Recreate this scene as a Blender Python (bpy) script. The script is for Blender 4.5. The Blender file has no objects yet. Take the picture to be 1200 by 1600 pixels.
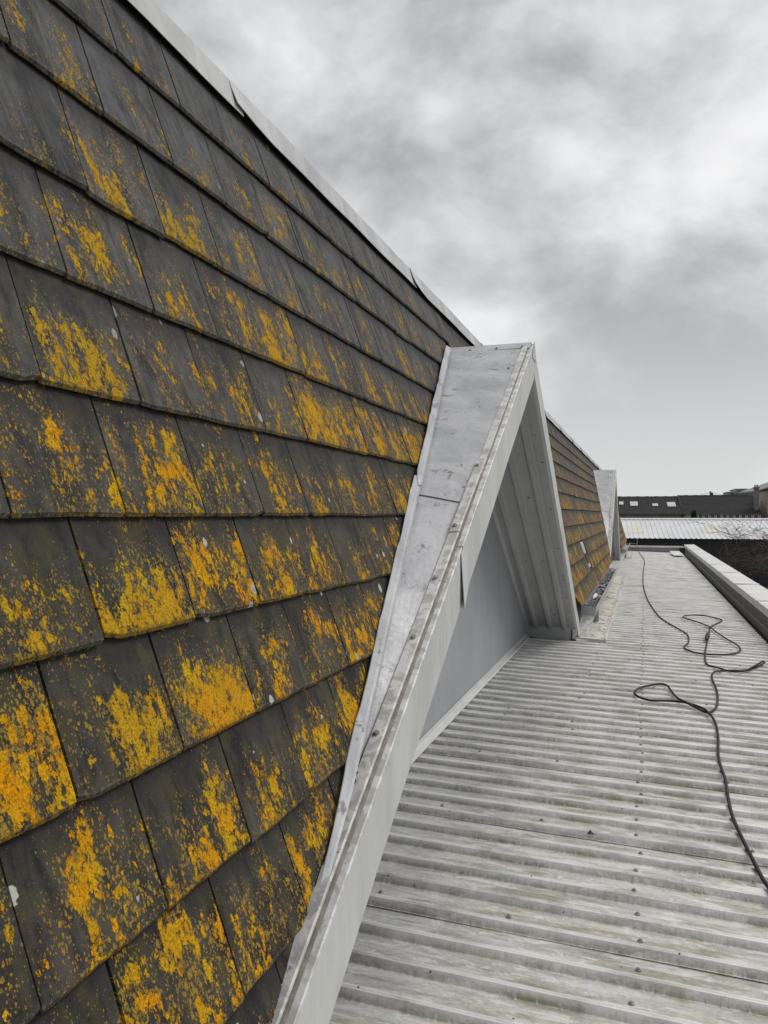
import bpy, math, random
from math import radians, sin, cos, pi
from mathutils import Vector, noise as mnoise
R = random.Random(7)
scn = bpy.context.scene
col = scn.collection

# ------------------------------------------------------------------ camera
cam_d = bpy.data.cameras.new('camera'); cam = bpy.data.objects.new('camera', cam_d); col.objects.link(cam)
cam.location = (0, 0, 1.6)
cam.rotation_euler = (pi/2 + .003, 0, .3181)
cam_d.sensor_fit = 'VERTICAL'; cam_d.sensor_height = 36; cam_d.sensor_width = 27
cam_d.lens = 1238.4/1600*36
cam_d.clip_start = .05; cam_d.clip_end = 3000
scn.camera = cam

# ------------------------------------------------------------------ node helper
class G:
    def __init__(s, tree): s.t = tree
    def node(s, typ, ins=None, **props):
        n = s.t.nodes.new(typ)
        for k, v in props.items(): setattr(n, k, v)
        for k, v in (ins or {}).items(): s.put(n.inputs[k], v)
        return n
    def put(s, sock, v):
        if hasattr(v, 'is_linked') or isinstance(v, bpy.types.NodeSocket): s.t.links.new(v, sock)
        elif isinstance(v, (tuple, list)) and sock.type == 'RGBA' and len(v) == 3: sock.default_value = (*v, 1)
        else: sock.default_value = v
    def m(s, op, a, b=0.0, c=0.0, clamp=False):
        n = s.node('ShaderNodeMath', operation=op, use_clamp=clamp)
        s.put(n.inputs[0], a); s.put(n.inputs[1], b)
        if len(n.inputs) > 2: s.put(n.inputs[2], c)
        return n.outputs[0]
    def comb(s, x, y, z): return s.node('ShaderNodeCombineXYZ', {0: x, 1: y, 2: z}).outputs[0]
    def sep(s, v): return s.node('ShaderNodeSeparateXYZ', {0: v}).outputs
    def noise(s, v, scale, detail=4, rough=.55, dist=0.0, out=0):
        return s.node('ShaderNodeTexNoise', {'Vector': v, 'Scale': scale, 'Detail': detail, 'Roughness': rough, 'Distortion': dist}).outputs[out]
    def voro(s, v, scale, feat='F1', rnd=1.0):
        return s.node('ShaderNodeTexVoronoi', {'Vector': v, 'Scale': scale, 'Randomness': rnd}, feature=feat)
    def step(s, v, a, b, lo=0.0, hi=1.0):
        return s.node('ShaderNodeMapRange', {0: v, 1: a, 2: b, 3: lo, 4: hi}, interpolation_type='SMOOTHSTEP').outputs[0]
    def mix(s, f, a, b, mode='MIX'):
        n = s.node('ShaderNodeMix', data_type='RGBA', blend_type=mode)
        s.put(n.inputs[0], f); s.put(n.inputs[6], a); s.put(n.inputs[7], b)
        return n.outputs[2]
    def pos(s): return s.node('ShaderNodeNewGeometry').outputs['Position']
    def obj(s): return s.node('ShaderNodeTexCoord').outputs['Object']
    def attr(s, name, out='Vector'): return s.node('ShaderNodeAttribute', attribute_name=name).outputs[out]
    def bump(s, h, strength=.3, dist=.01): return s.node('ShaderNodeBump', {'Height': h, 'Strength': strength, 'Distance': dist}).outputs[0]

# ------------------------------------------------------------------ world: overcast sky
SUN_EL, SUN_AZ = radians(52), radians(55)        # azimuth clockwise from +y (depth) towards +x
w = bpy.data.worlds.new('World'); scn.world = w; w.use_nodes = True
g = G(w.node_tree); w.node_tree.nodes.clear()
gen = g.node('ShaderNodeTexCoord').outputs['Generated']
dx, dy, dz = g.sep(gen)
cv = g.comb(g.m('ADD', dx, 2.16), g.m('ADD', dy, .4), g.m('MULTIPLY', dz, 1.35))
n1 = g.noise(cv, 1.9, 3, .5, .15)
n2 = g.noise(cv, 4.3, 9, .57, .15)
cl = g.m('ADD', g.m('MULTIPLY', n1, .50), g.m('MULTIPLY', n2, .50))
cl = g.step(cl, .40, .655)
low = g.step(dz, .0, .36)
cloud = g.mix(cl, (.255, .26, .272), (.69, .69, .695))
cloud = g.mix(low, g.mix(.38, (.68, .692, .688), cloud), cloud)
sky = g.node('ShaderNodeTexSky', sky_type='NISHITA', sun_disc=False, sun_elevation=SUN_EL, sun_rotation=SUN_AZ)
skyc = g.mix(1.0, sky.outputs[0], (.1, .1, .1), 'MULTIPLY')
final = g.mix(.985, skyc, cloud)
bg = g.node('ShaderNodeBackground', {'Color': final, 'Strength': 1.0})
out = g.node('ShaderNodeOutputWorld', {'Surface': bg.outputs[0]})

sun_d = bpy.data.lights.new('sun', 'SUN'); sun_d.energy = 1.5; sun_d.angle = radians(28); sun_d.color = (1, .97, .93)
sun = bpy.data.objects.new('sun', sun_d); col.objects.link(sun)
sd = Vector((sin(SUN_AZ)*cos(SUN_EL), cos(SUN_AZ)*cos(SUN_EL), sin(SUN_EL)))
sun.rotation_euler = (-sd).to_track_quat('-Z', 'Y').to_euler(); sun.location = (20, 20, 40)
vs = scn.view_settings
vs.view_transform = 'Standard'; vs.look = 'None'; vs.exposure = .42; vs.gamma = 1; vs.use_curve_mapping = False

# ------------------------------------------------------------------ mesh helpers
def root_loc(p):
    v = Vector((0, 0, 0))
    while p is not None: v = v + p.location; p = p.parent
    return v
def mo(name, verts, faces, mat, parent=None, smooth=False, stuff=False):
    """one mesh object; verts in world coordinates (or relative when the parent is the local frame)"""
    o0 = root_loc(parent)
    me = bpy.data.meshes.new(name)
    me.from_pydata([tuple(Vector(v) - o0) for v in verts], [], faces)
    me.materials.append(mat)
    if smooth: me.polygons.foreach_set('use_smooth', [True]*len(me.polygons))
    me.update()
    o = bpy.data.objects.new(name, me); col.objects.link(o); o.parent = parent
    if stuff: o['kind'] = 'stuff'
    return o
def share(name, me, parent, loc, rot=None):
    o = bpy.data.objects.new(name, me); col.objects.link(o); o.parent = parent
    o.location = Vector(loc) - root_loc(parent)
    if rot: o.rotation_euler = rot
    return o
def tag(o, label=None, cat=None, group=None, kind=None):
    if label: o['label'] = label
    if cat: o['category'] = cat
    if group: o['group'] = group
    if kind: o['kind'] = kind
    return o
def thing(name, loc, label, cat, group=None):
    o = bpy.data.objects.new(name, None); col.objects.link(o); o.location = loc; o.empty_display_size = .2
    return tag(o, label, cat, group)
class MB:
    def __init__(s): s.v = []; s.f = []
    def add(s, vs, fs):
        b = len(s.v); s.v += [tuple(v) for v in vs]; s.f += [[i+b for i in f] for f in fs]
    def box(s, x0, x1, y0, y1, z0, z1):
        s.add([(x, y, z) for x in (x0, x1) for y in (y0, y1) for z in (z0, z1)],
              [(0, 1, 3, 2), (4, 6, 7, 5), (0, 4, 5, 1), (2, 3, 7, 6), (0, 2, 6, 4), (1, 5, 7, 3)])
    def prism(s, poly, off):
        """closed prism: polygon (3D points) pushed along the vector off"""
        n = len(poly); p = [Vector(q) for q in poly]; o = Vector(off)
        s.add(p + [q+o for q in p], [list(range(n))[::-1], list(range(n, 2*n))] + [(i, (i+1) % n, n+(i+1) % n, n+i) for i in range(n)])
    def loft(s, secs, closed=True, cap=True):
        n = len(secs[0]); vs = [q for sec in secs for q in sec]; fs = []
        for i in range(len(secs)-1):
            for j in range(n if closed else n-1):
                k = (j+1) % n
                fs.append((i*n+j, i*n+k, (i+1)*n+k, (i+1)*n+j))
        if closed and cap: fs += [list(range(n))[::-1], [(len(secs)-1)*n+j for j in range(n)]]
        s.add(vs, fs)
    def tube(s, pts, rad, n=6):
        pts = [Vector(p) for p in pts]; secs = []
        up = Vector((0, 0, 1))
        for i, p in enumerate(pts):
            d = (pts[min(i+1, len(pts)-1)] - pts[max(i-1, 0)])
            d = d.normalized() if d.length > 1e-9 else Vector((0, 1, 0))
            a = d.cross(up)
            if a.length < 1e-3: a = d.cross(Vector((1, 0, 0)))
            a.normalize(); b = a.cross(d)
            r = rad[i] if isinstance(rad, (list, tuple)) else rad
            secs.append([p + a*(r*cos(2*pi*k/n)) + b*(r*sin(2*pi*k/n)) for k in range(n)])
        s.loft(secs)
    def build(s, name, mat, parent=None, smooth=False, stuff=False): return mo(name, s.v, s.f, mat, parent, smooth, stuff)

# ------------------------------------------------------------------ materials
def newmat(name):
    m = bpy.data.materials.new(name); m.use_nodes = True; m.node_tree.nodes.clear()
    g = G(m.node_tree)
    bs = g.node('ShaderNodeBsdfPrincipled'); g.node('ShaderNodeOutputMaterial', {'Surface': bs.outputs[0]})
    return m, g, bs
def fin(g, bs, c, rough=.6, normal=None, metal=0.0, spec=.5):
    g.put(bs.inputs['Base Color'], c); g.put(bs.inputs['Roughness'], rough); g.put(bs.inputs['Metallic'], metal)
    g.put(bs.inputs['Specular IOR Level'], spec)
    if normal is not None: g.put(bs.inputs['Normal'], normal)
def sc(g, v, x, y, z): return g.node('ShaderNodeVectorMath', {0: v, 1: (x, y, z)}, operation='MULTIPLY').outputs[0]

def paint(name, c1, c2, dirt, scale=3.0, speck=.66, rough=.5, stretch=(1, 1, 1), bumps=.12, dirtamt=.8, spk_scale=38.0, sharp=.2):
    m, g, bs = newmat(name)
    p = g.pos(); q = sc(g, p, *stretch)
    a = g.noise(q, scale, 5, .6, .4)
    b = g.noise(q, scale*9, 6, .68)
    c = g.mix(g.step(a, .5-sharp, .5+sharp), c1, c2)
    patch = g.noise(p, scale*1.3, 3, .5)
    thr = g.m('ADD', b, g.m('MULTIPLY', g.m('SUBTRACT', patch, .5), .5))
    d = g.noise(sc(g, p, 1, .5, 1), spk_scale, 6, .7, .6)
    d = g.m('ADD', d, g.m('MULTIPLY', g.m('SUBTRACT', patch, .5), .45))
    c = g.mix(g.m('MULTIPLY', g.step(thr, .50, .80), .35*dirtamt), c, dirt)
    c = g.mix(g.m('MULTIPLY', g.step(d, speck, speck+.05), dirtamt), c, dirt)
    n = g.bump(g.m('ADD', g.m('MULTIPLY', a, 1.0), g.m('MULTIPLY', b, .12)), bumps, .02)
    fin(g, bs, c, g.step(b, .2, .8, rough-.08, rough+.15), n)
    return m

def slate_mat():
    m, g, bs = newmat('lichen_slate')
    p = g.pos(); px, py, pz = g.sep(p)
    u, v, rnd = g.sep(g.attr('st')); amt, grey, edge = g.sep(g.attr('lic'))
    yy = g.m('ADD', py, g.m('MULTIPLY', rnd, 31.0))
    # the growth runs down the slope and leans a little
    lean = g.m('ADD', yy, g.m('MULTIPLY', pz, .10))
    v1 = g.comb(lean, g.m('MULTIPLY', pz, .42), g.m('MULTIPLY', rnd, 57.0))
    v2 = g.comb(lean, g.m('MULTIPLY', pz, .55), g.m('MULTIPLY', rnd, 21.0))
    big = g.noise(v1, 9.5, 3, .5, .3)
    mid = g.noise(v2, 36, 3, .55, .4)
    fine = g.noise(p, 190, 4, .65)
    val = g.m('ADD', g.m('MULTIPLY', big, .56), g.m('MULTIPLY', mid, .44))
    # less growth on the head of the slate (kept dry by the course above) and at its very sides
    head = g.step(g.m('ADD', v, g.m('MULTIPLY', g.m('SUBTRACT', rnd, .5), .3)), .50, 1.0, 0.0, .15)
    side = g.m('MULTIPLY', g.m('ABSOLUTE', g.m('SUBTRACT', u, .52)), .10)
    thr = g.m('ADD', g.m('SUBTRACT', .630, g.m('MULTIPLY', amt, .163)), g.m('ADD', head, side))
    exc = g.m('SUBTRACT', val, thr)
    wob = g.node('ShaderNodeTexNoise', {'Vector': p, 'Scale': 95.0, 'Detail': 4.0, 'Roughness': .65}).outputs['Color']
    wv = g.node('ShaderNodeVectorMath', {0: wob, 1: (.5, .5, .5)}, operation='SUBTRACT').outputs[0]
    def discs(scale, gain, off, var, wk, soft=.07, seed=0.0):
        c_ = g.comb(yy, g.m('MULTIPLY', pz, .74), seed)
        c_ = g.node('ShaderNodeVectorMath', {0: c_, 1: sc(g, wv, wk, wk, 0)}, operation='ADD').outputs[0]
        vd = g.voro(c_, scale)
        cr, cg, cb = g.sep(vd.outputs['Color'])
        r = g.m('ADD', g.m('MULTIPLY', g.m('ADD', exc, off), gain), g.m('MULTIPLY', g.m('SUBTRACT', cr, .5), var))
        r = g.m('MINIMUM', r, .80)
        return g.m('MULTIPLY', g.step(vd.outputs['Distance'], r, g.m('SUBTRACT', r, soft)), g.m('GREATER_THAN', r, .06)), cg, vd.outputs['Distance']
    d1, q1, e1 = discs(24, 6.5, .010, .55, .030)
    d2, q2, e2 = discs(58, 5.0, .040, .80, .016, .09, 3.0)
    lich = g.m('MAXIMUM', d1, d2)
    holes = g.noise(g.comb(yy, g.m('MULTIPLY', pz, .6), 12.0), 70, 5, .66, .4)
    lich = g.m('MULTIPLY', lich, g.step(g.m('ADD', holes, g.m('MULTIPLY', exc, .55)), .455, .495))
    foot = g.step(g.m('ADD', v, g.m('MULTIPLY', g.m('SUBTRACT', holes, .5), .35)), -.02, .07)
    lich = g.m('MULTIPLY', lich, foot)
    # rosettes: round thalli with a ring
    vr = g.voro(g.comb(yy, pz, 0.0), 7.5)
    dist = g.m('ADD', vr.outputs['Distance'], g.m('MULTIPLY', g.m('SUBTRACT', mid, .5), .10))
    rr, rg, rb = g.sep(vr.outputs['Color'])
    rsel = g.m('GREATER_THAN', rr, .80)
    rad = g.m('MULTIPLY', rg, .17)
    ring = g.m('MULTIPLY', g.m('MULTIPLY', g.step(dist, rad, g.m('SUBTRACT', rad, .012)), rsel), g.step(amt, .25, .5))
    lich = g.m('MAXIMUM', lich, g.m('MULTIPLY', ring, g.step(fine, .30, .42)))
    # crumbs: small dull dots scattered around the growth
    d3, q3, e3 = discs(125, 3.8, .066, .85, .008, .12, 7.0)
    d4, q4, e4 = discs(230, 2.6, .125, .80, .004, .15, 9.0)
    crumbs = g.m('MAXIMUM', d3, g.m('MULTIPLY', d4, .8))
    # stone
    st1 = g.noise(g.comb(g.m('MULTIPLY', lean, 1.0), g.m('MULTIPLY', pz, .10), rnd), 42, 5, .6)
    st2 = g.noise(g.comb(yy, g.m('MULTIPLY', pz, .6), rnd), 6, 4, .6)
    st3 = g.noise(p, 420, 3, .6)
    mot = g.noise(g.comb(yy, g.m('MULTIPLY', pz, .75), rnd), 34, 8, .78)
    tone = g.m('ADD', g.m('ADD', g.m('MULTIPLY', st1, .36), g.m('MULTIPLY', st2, .34)), g.m('ADD', g.m('MULTIPLY', st3, .18), g.m('MULTIPLY', mot, .40)))
    dark = g.mix(grey, (.014, .012, .0105), (.024, .024, .027))
    lite = g.mix(grey, (.105, .096, .078), (.145, .147, .154))
    stone = g.mix(g.step(tone, .47, .83), dark, lite)
    stone = g.mix(g.m('MULTIPLY', g.m('FRACT', g.m('MULTIPLY', rnd, 7.3)), .62), stone, g.mix(.5, stone, (.03, .03, .032)))
    # thin pale scratches / run marks
    scr = g.noise(g.comb(g.m('MULTIPLY', lean, 1.0), g.m('MULTIPLY', pz, .05), 3.0), 110, 3, .6)
    stone = g.mix(g.m('MULTIPLY', g.step(scr, .62, .74), g.m('MULTIPLY', grey, .5)), stone, (.2, .2, .195))
    # damp black soot bands where the course above drips
    soot = g.step(g.m('ADD', v, g.m('MULTIPLY', g.m('SUBTRACT', st1, .5), .7)), .70, 1.0)
    stone = g.mix(g.m('MULTIPLY', soot, .75), stone, (.022, .020, .021))
    bl = g.noise(g.comb(lean, g.m('MULTIPLY', pz, .30), g.m('MULTIPLY', rnd, 17.0)), 15, 6, .68, .3)
    stone = g.mix(g.step(bl, .50, .66, 0, .75), stone, (.012, .0115, .0125))
    # green film
    gf = g.m('MULTIPLY', g.step(g.noise(v2, 16, 5, .6), .46, .72), g.m('MULTIPLY', g.m('MINIMUM', amt, 1.0), g.m('SUBTRACT', .72, g.m('MULTIPLY', grey, .42))))
    stone = g.mix(gf, stone, (.075, .066, .027))
    # worn lower arris
    stone = g.mix(g.m('MULTIPLY', edge, g.step(g.noise(p, 110, 6, .75), .46, .66)), stone, (.15, .145, .115))
    ly = g.noise(g.comb(yy, pz, rnd), 9, 4, .6)
    lc = g.mix(g.step(ly, .38, .66), (.80, .33, .004), (.70, .43, .012))
    lc = g.mix(g.step(q1, .55, 1.0, 0, .5), lc, (.52, .38, .02))
    lc = g.mix(g.step(rnd, .72, 1.0, 0, .6), lc, (.44, .35, .03))
    lc = g.mix(g.m('MULTIPLY', grey, .55), lc, (.36, .29, .045))
    lc = g.mix(g.step(fine, .58, .36, 0, .85), lc, (.30, .16, .006))
    lc = g.mix(g.step(e1, .30, .62, 0, .35), lc, (.50, .22, .005))
    c = g.mix(g.m('MULTIPLY', crumbs, g.step(fine, .3, .6, .35, .9)), stone, g.mix(.62, lc, (.20, .165, .045)))
    c = g.mix(lich, c, lc)
    # pale grey crustose spots
    vw = g.voro(g.comb(yy, g.m('MULTIPLY', pz, .92), 2.0), 24)
    wr, wg, wb = g.sep(vw.outputs['Color'])
    wd = g.m('ADD', vw.outputs['Distance'], g.m('MULTIPLY', g.m('SUBTRACT', g.noise(p, 110, 4, .6), .5), .32))
    white = g.m('MULTIPLY', g.step(wd, g.m('MULTIPLY', g.m('MULTIPLY', wg, wb), .42), g.m('SUBTRACT', g.m('MULTIPLY', g.m('MULTIPLY', wg, wb), .42), .05)),
                g.m('MULTIPLY', g.m('GREATER_THAN', wr, g.m('SUBTRACT', 1.03, g.m('MULTIPLY', amt, .18))), g.step(pz, 2.5, 1.5, .25, 1)))
    c = g.mix(white, c, g.mix(fine, (.30, .30, .27), (.62, .62, .58)))
    h = g.m('ADD', g.m('ADD', g.m('MULTIPLY', lich, g.m('ADD', .55, g.m('MULTIPLY', fine, .8))), g.m('MULTIPLY', st1, .35)),
            g.m('ADD', g.m('MULTIPLY', st3, .25), g.m('ADD', g.m('MULTIPLY', crumbs, .3), g.m('MULTIPLY', white, .4))))
    fin(g, bs, c, g.m('ADD', .66, g.m('MULTIPLY', lich, .30)), g.bump(g.m('ADD', h, g.m('MULTIPLY', mot, .55)), .85, .006), spec=.16)
    return m

def deck_mat():
    m, g, bs = newmat('weathered_galvanised')
    p = g.pos(); x, y, z = g.sep(p)
    lx = g.comb(g.m('MULTIPLY', x, .16), y, 0.0)                   # streaks run along the ribs
    a = g.noise(lx, 20, 4, .55, .3)
    big = g.noise(p, 1.6, 4, .6, .4)
    fine = g.noise(sc(g, p, .5, 1, 1), 120, 5, .7)
    c = g.mix(g.step(a, .30, .70), (.45, .44, .41), (.66, .65, .62))
    # chalky patches with hard, torn edges
    ch = g.m('ADD', g.m('MULTIPLY', g.noise(sc(g, p, .45, 1, 1), 13, 4, .55, 1.6), .8), g.m('MULTIPLY', big, .25))
    c = g.mix(g.m('MULTIPLY', g.step(ch, .555, .575), .62), c, (.80, .795, .775))
    ch2 = g.noise(sc(g, p, .6, 1.0, 1), 31, 3, .5, 2.2)
    c = g.mix(g.m('MULTIPLY', g.step(ch2, .66, .675), .6), c, (.82, .82, .80))
    # spangle
    vo = g.voro(p, 55)
    c = g.mix(.10, c, vo.outputs['Color'], 'SOFT_LIGHT')
    # green-brown film in the pans and on the webs
    prof = g.m('ABSOLUTE', g.m('SUBTRACT', g.m('FRACT', g.m('DIVIDE', g.m('ADD', y, .05), .2)), .5))   # .5 on the crown, 0 in the pan
    film = g.noise(g.comb(g.m('MULTIPLY', x, .35), y, 5.0), 9, 6, .66, .4)
    fl = g.m('MULTIPLY', g.step(g.m('ADD', film, g.m('MULTIPLY', g.m('SUBTRACT', big, .5), .7)), .44, .66), g.step(prof, .48, .22, .05, 1))
    fl = g.m('MULTIPLY', fl, g.step(x, -1.15, -.35, .12, 1))
    c = g.mix(g.m('MULTIPLY', fl, .66), c, g.mix(g.noise(p, 3.1, 3), (.19, .18, .075), (.27, .245, .16)))
    br = g.noise(g.comb(g.m('MULTIPLY', x, .25), y, 11.0), 15, 6, .68)
    c = g.mix(g.m('MULTIPLY', g.step(br, .52, .64), .40), c, (.17, .145, .115))
    # clean, blue-grey zinc against the sheltered dormer wall
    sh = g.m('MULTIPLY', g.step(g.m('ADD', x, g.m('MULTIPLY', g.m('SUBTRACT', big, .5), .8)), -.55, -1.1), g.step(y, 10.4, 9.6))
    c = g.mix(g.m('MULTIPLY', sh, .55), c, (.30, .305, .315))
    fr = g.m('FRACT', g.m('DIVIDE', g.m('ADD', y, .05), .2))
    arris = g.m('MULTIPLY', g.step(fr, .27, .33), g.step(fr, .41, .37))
    c = g.mix(g.m('MULTIPLY', arris, g.step(a, .30, .60, .25, .9)), c, (.86, .855, .835))  # white highlight put into the colour along the near crown edge, over cleaner metal
    web = g.m('MULTIPLY', g.step(fr, .20, .25), g.step(fr, .34, .30))
    drip = g.noise(g.comb(x, g.m('MULTIPLY', y, .12), 2.0), 46, 5, .68)
    c = g.mix(g.m('MULTIPLY', web, g.step(drip, .46, .66, 0, .28)), c, (.21, .195, .145))
    chip = g.noise(g.comb(x, g.m('MULTIPLY', y, .6), 6.0), 30, 2, .5, 1.4)
    c = g.mix(g.m('MULTIPLY', web, g.step(chip, .58, .60, 0, .75)), c, (.60, .595, .575))
    dots = g.voro(p, 26)
    dr, dg, db = g.sep(dots.outputs['Color'])
    dsel = g.m('MULTIPLY', g.m('GREATER_THAN', dr, .93), g.step(dots.outputs['Distance'], .13, .08))
    c = g.mix(g.m('MULTIPLY', dsel, .85), c, (.035, .03, .025))
    c = g.mix(.22, c, g.mix(g.step(fine, .36, .64), (.22, .22, .22), (.80, .80, .80)), 'OVERLAY')
    h = g.m('ADD', g.m('MULTIPLY', a, .5), g.m('MULTIPLY', fine, .5))
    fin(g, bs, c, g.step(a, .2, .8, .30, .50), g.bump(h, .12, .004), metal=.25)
    return m

def plain(name, c, rough=.6, var=.25, scale=4.0, metal=0.0, stretch=(1, 1, 1), bumps=.1):
    m, g, bs = newmat(name)
    p = sc(g, g.pos(), *stretch)
    a = g.noise(p, scale, 5, .6); b = g.noise(p, scale*11, 4, .65)
    k = g.m('ADD', g.m('MULTIPLY', a, .65), g.m('MULTIPLY', b, .35))
    lo = tuple(x*(1-var) for x in c); hi = tuple(min(1, x*(1+var)) for x in c)
    fin(g, bs, g.mix(g.step(k, .3, .7), lo, hi), rough, g.bump(k, bumps, .01), metal)
    return m

M = {}
M['slate'] = slate_mat()
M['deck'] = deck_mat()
M['panel'] = paint('dormer_sheet_paint', (.37, .38, .40), (.53, .537, .558), (.15, .145, .14), 4.2, .615, .42, bumps=.6, dirtamt=.75, spk_scale=24)
M['cap'] = paint('off_white_cap', (.48, .475, .45), (.71, .705, .685), (.24, .23, .21), 16, .63, .5, bumps=.12, dirtamt=.9, spk_scale=55, sharp=.07)
M['fascia'] = paint('pale_fascia', (.48, .49, .475), (.58, .59, .575), (.22, .235, .21), 3.5, .72, .5, (1, 1, .25), .08, .6, 50)
M['soffit'] = plain('grey_soffit', (.37, .375, .385), .45, .10, 2.0, bumps=.05)
M['wall'] = paint('grey_wall_paint', (.275, .285, .31), (.32, .33, .355), (.40, .41, .42), 1.4, .745, .36, (1, 1.6, .35), .04, .5, 26)
M['ridge'] = paint('zinc_ridge', (.36, .365, .37), (.53, .535, .54), (.20, .20, .19), 5, .70, .45, (1, 1, .3), .1, .5, 45)
M['coping'] = paint('white_coping', (.62, .62, .62), (.76, .76, .755), (.20, .19, .18), 3, .71, .45, bumps=.06, dirtamt=.7, spk_scale=22)
M['membrane'] = plain('dark_parapet_membrane', (.135, .138, .148), .6, .25, 2.5, bumps=.1)
M['dark'] = plain('gutter_black', (.022, .022, .024), .7, .3, 5)
M['board'] = plain('roof_board', (.035, .032, .03), .9, .3, 6)
M['pale_board'] = plain('exposed_underlay', (.42, .42, .41), .8, .2, 8)
M['zinc'] = plain('zinc_screw', (.34, .34, .35), .4, .4, 60, .4)
M['tray'] = paint('cream_flashing', (.50, .485, .43), (.66, .645, .59), (.20, .15, .085), 2.6, .56, .5, (.6, 2.6, 1), .05, .85, 7)
M['gutter'] = plain('grey_gutter', (.36, .365, .38), .45, .15, 3)
M['rubber'] = plain('black_cable_rubber', (.006, .006, .0065), .62, .3, 30)
M['leaf'] = plain('dry_leaf', (.055, .035, .018), .8, .4, 60)
M['grime'] = plain('dirty_sealant', (.20, .19, .165), .8, .4, 20)
M['mortar'] = plain('black_bitumen', (.014, .014, .015), .5, .3, 40)

# ------------------------------------------------------------------ setting: ground
gm, gg, gb = newmat('yard_ground')
gp = gg.pos(); ga = gg.noise(gp, .35, 6, .6); gf_ = gg.noise(gp, 6, 5, .7)
fin(gg, gb, gg.mix(gg.step(gg.m('ADD', ga, gg.m('MULTIPLY', gg.m('SUBTRACT', gf_, .5), .3)), .42, .58), (.055, .068, .028), (.11, .105, .095)), .9, gg.bump(gf_, .4, .05))
GZ = -2.75
mo('ground', [(-900, -300, GZ), (900, -300, GZ), (900, 1500, GZ), (-900, 1500, GZ)], [(0, 1, 2, 3)], gm)['kind'] = 'structure'

# ------------------------------------------------------------------ flat roof of box-profile sheets
Y_END = 35.3
def dz_(x): return -.03*x
flat = bpy.data.objects.new('flat_roof', None); col.objects.link(flat); flat['kind'] = 'structure'
prof = []
for j in range(6):
    c = .05 + .2*j
    if j: prof += [(c-.112, .0), (c-.106, .003), (c-.098, .003), (c-.092, .0)]
    prof += [(c-.052, .0), (c-.047, .0015), (c-.034, .030), (c-.030, .0325), (c-.026, .036)]
    if j < 5: prof += [(c+.026, .036), (c+.030, .0325), (c+.034, .030), (c+.047, .0015), (c+.052, .0)]
    else: prof += [(c+.024, .036)]
XS = [-1.44 + i*(2.89/12) for i in range(13)]
def sheet_mesh(name, seed):
    vs, fs = [], []; n = len(prof)
    for x in XS:
        for (y, z) in prof:
            nz = mnoise.noise((x*1.3+seed*5, y*3, seed))*.0022
            vs.append((x, y, dz_(x) + z + .004*(1-y) + nz*(1 if y < 1 else .3)))
    for i in range(len(XS)-1):
        for j in range(n-1): fs.append((i*n+j, (i+1)*n+j, (i+1)*n+j+1, i*n+j+1))
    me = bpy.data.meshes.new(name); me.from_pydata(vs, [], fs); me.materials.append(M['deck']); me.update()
    return me
sheets = [sheet_mesh('corrugated_sheet', k) for k in range(4)]
def screw_mesh(name, r=.011, h=.005):
    mb = MB()
    for r0, z0, z1, n in ((r, 0, .0022, 10), (r*.56, .0022, h+.003, 6)):
        a = [(r0*cos(2*pi*k/n), r0*sin(2*pi*k/n), z0) for k in range(n)]
        b = [(r0*.93*cos(2*pi*k/n), r0*.93*sin(2*pi*k/n), z1) for k in range(n)]
        mb.loft([a, b])
    me = bpy.data.meshes.new(name); me.from_pydata(mb.v, [], mb.f); me.materials.append(M['zinc']); return me
SCREW = screw_mesh('screw')
far_scr = MB()
for k in range(-2, 35):
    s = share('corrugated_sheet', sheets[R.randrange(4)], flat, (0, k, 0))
    for xi, xr in enumerate((-1.01, -.51, -.03, .47, .95, 1.36)):
        for j in range(5):
            lap = (j == 0)
            if not (lap or xi == 2 or R.random() < .12): continue
            yy = k + .05 + .2*j + R.uniform(-.008, .008); xx = xr + R.uniform(-.015, .015)
            zt = dz_(xx) + .038 + .004*(1-.2*j)
            if 1 <= k < 14: share('screw', SCREW, s, (xx, yy, zt - .0005))
            else:
                far_scr.add([(xx+.011*cos(a*pi/3), yy+.011*sin(a*pi/3), zt+.004) for a in range(6)] + [(xx, yy, zt+.009)], [(a, (a+1) % 6, 6) for a in range(6)])
far_scr.build('screw', M['zinc'], flat, stuff=True)
mo('roof_underside', [(-1.5, -2.2, -.2), (1.9, -2.2, -.2), (1.9, Y_END, -.2), (-1.5, Y_END, -.2)], [(0, 1, 2, 3)], M['dark'], flat)

# ------------------------------------------------------------------ parapet on the right, and the end upstand
par = thing('parapet', (1.6, 0, 0), 'dark parapet wall with white metal coping along the right edge of the metal roof', 'parapet')
mb = MB(); mb.box(1.60, 1.93, -2.2, Y_END+.3, GZ, .245); mb.build('wall', M['membrane'], par)
mb = MB(); mb.add([(1.60, -2.2, -.10), (1.585, -2.2, -.10), (1.585, -2.2, .02), (1.6, -2.2, .02), (1.60, Y_END, -.10), (1.585, Y_END, -.10), (1.585, Y_END, .02), (1.6, Y_END, .02)],
       [(0, 1, 5, 4), (1, 2, 6, 5), (2, 3, 7, 6)]); mb.build('base_flashing', M['soffit'], par)
mb = MB(); mb.add([(1.42, -2.2, -.06), (1.42, -2.2, -.19), (1.6, -2.2, -.19), (1.42, Y_END, -.06), (1.42, Y_END, -.19), (1.6, Y_END, -.19)], [(0, 1, 4, 3), (1, 2, 5, 4)])
mb.build('gutter_channel', M['dark'], par)
y = -2.2; k = 0
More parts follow.
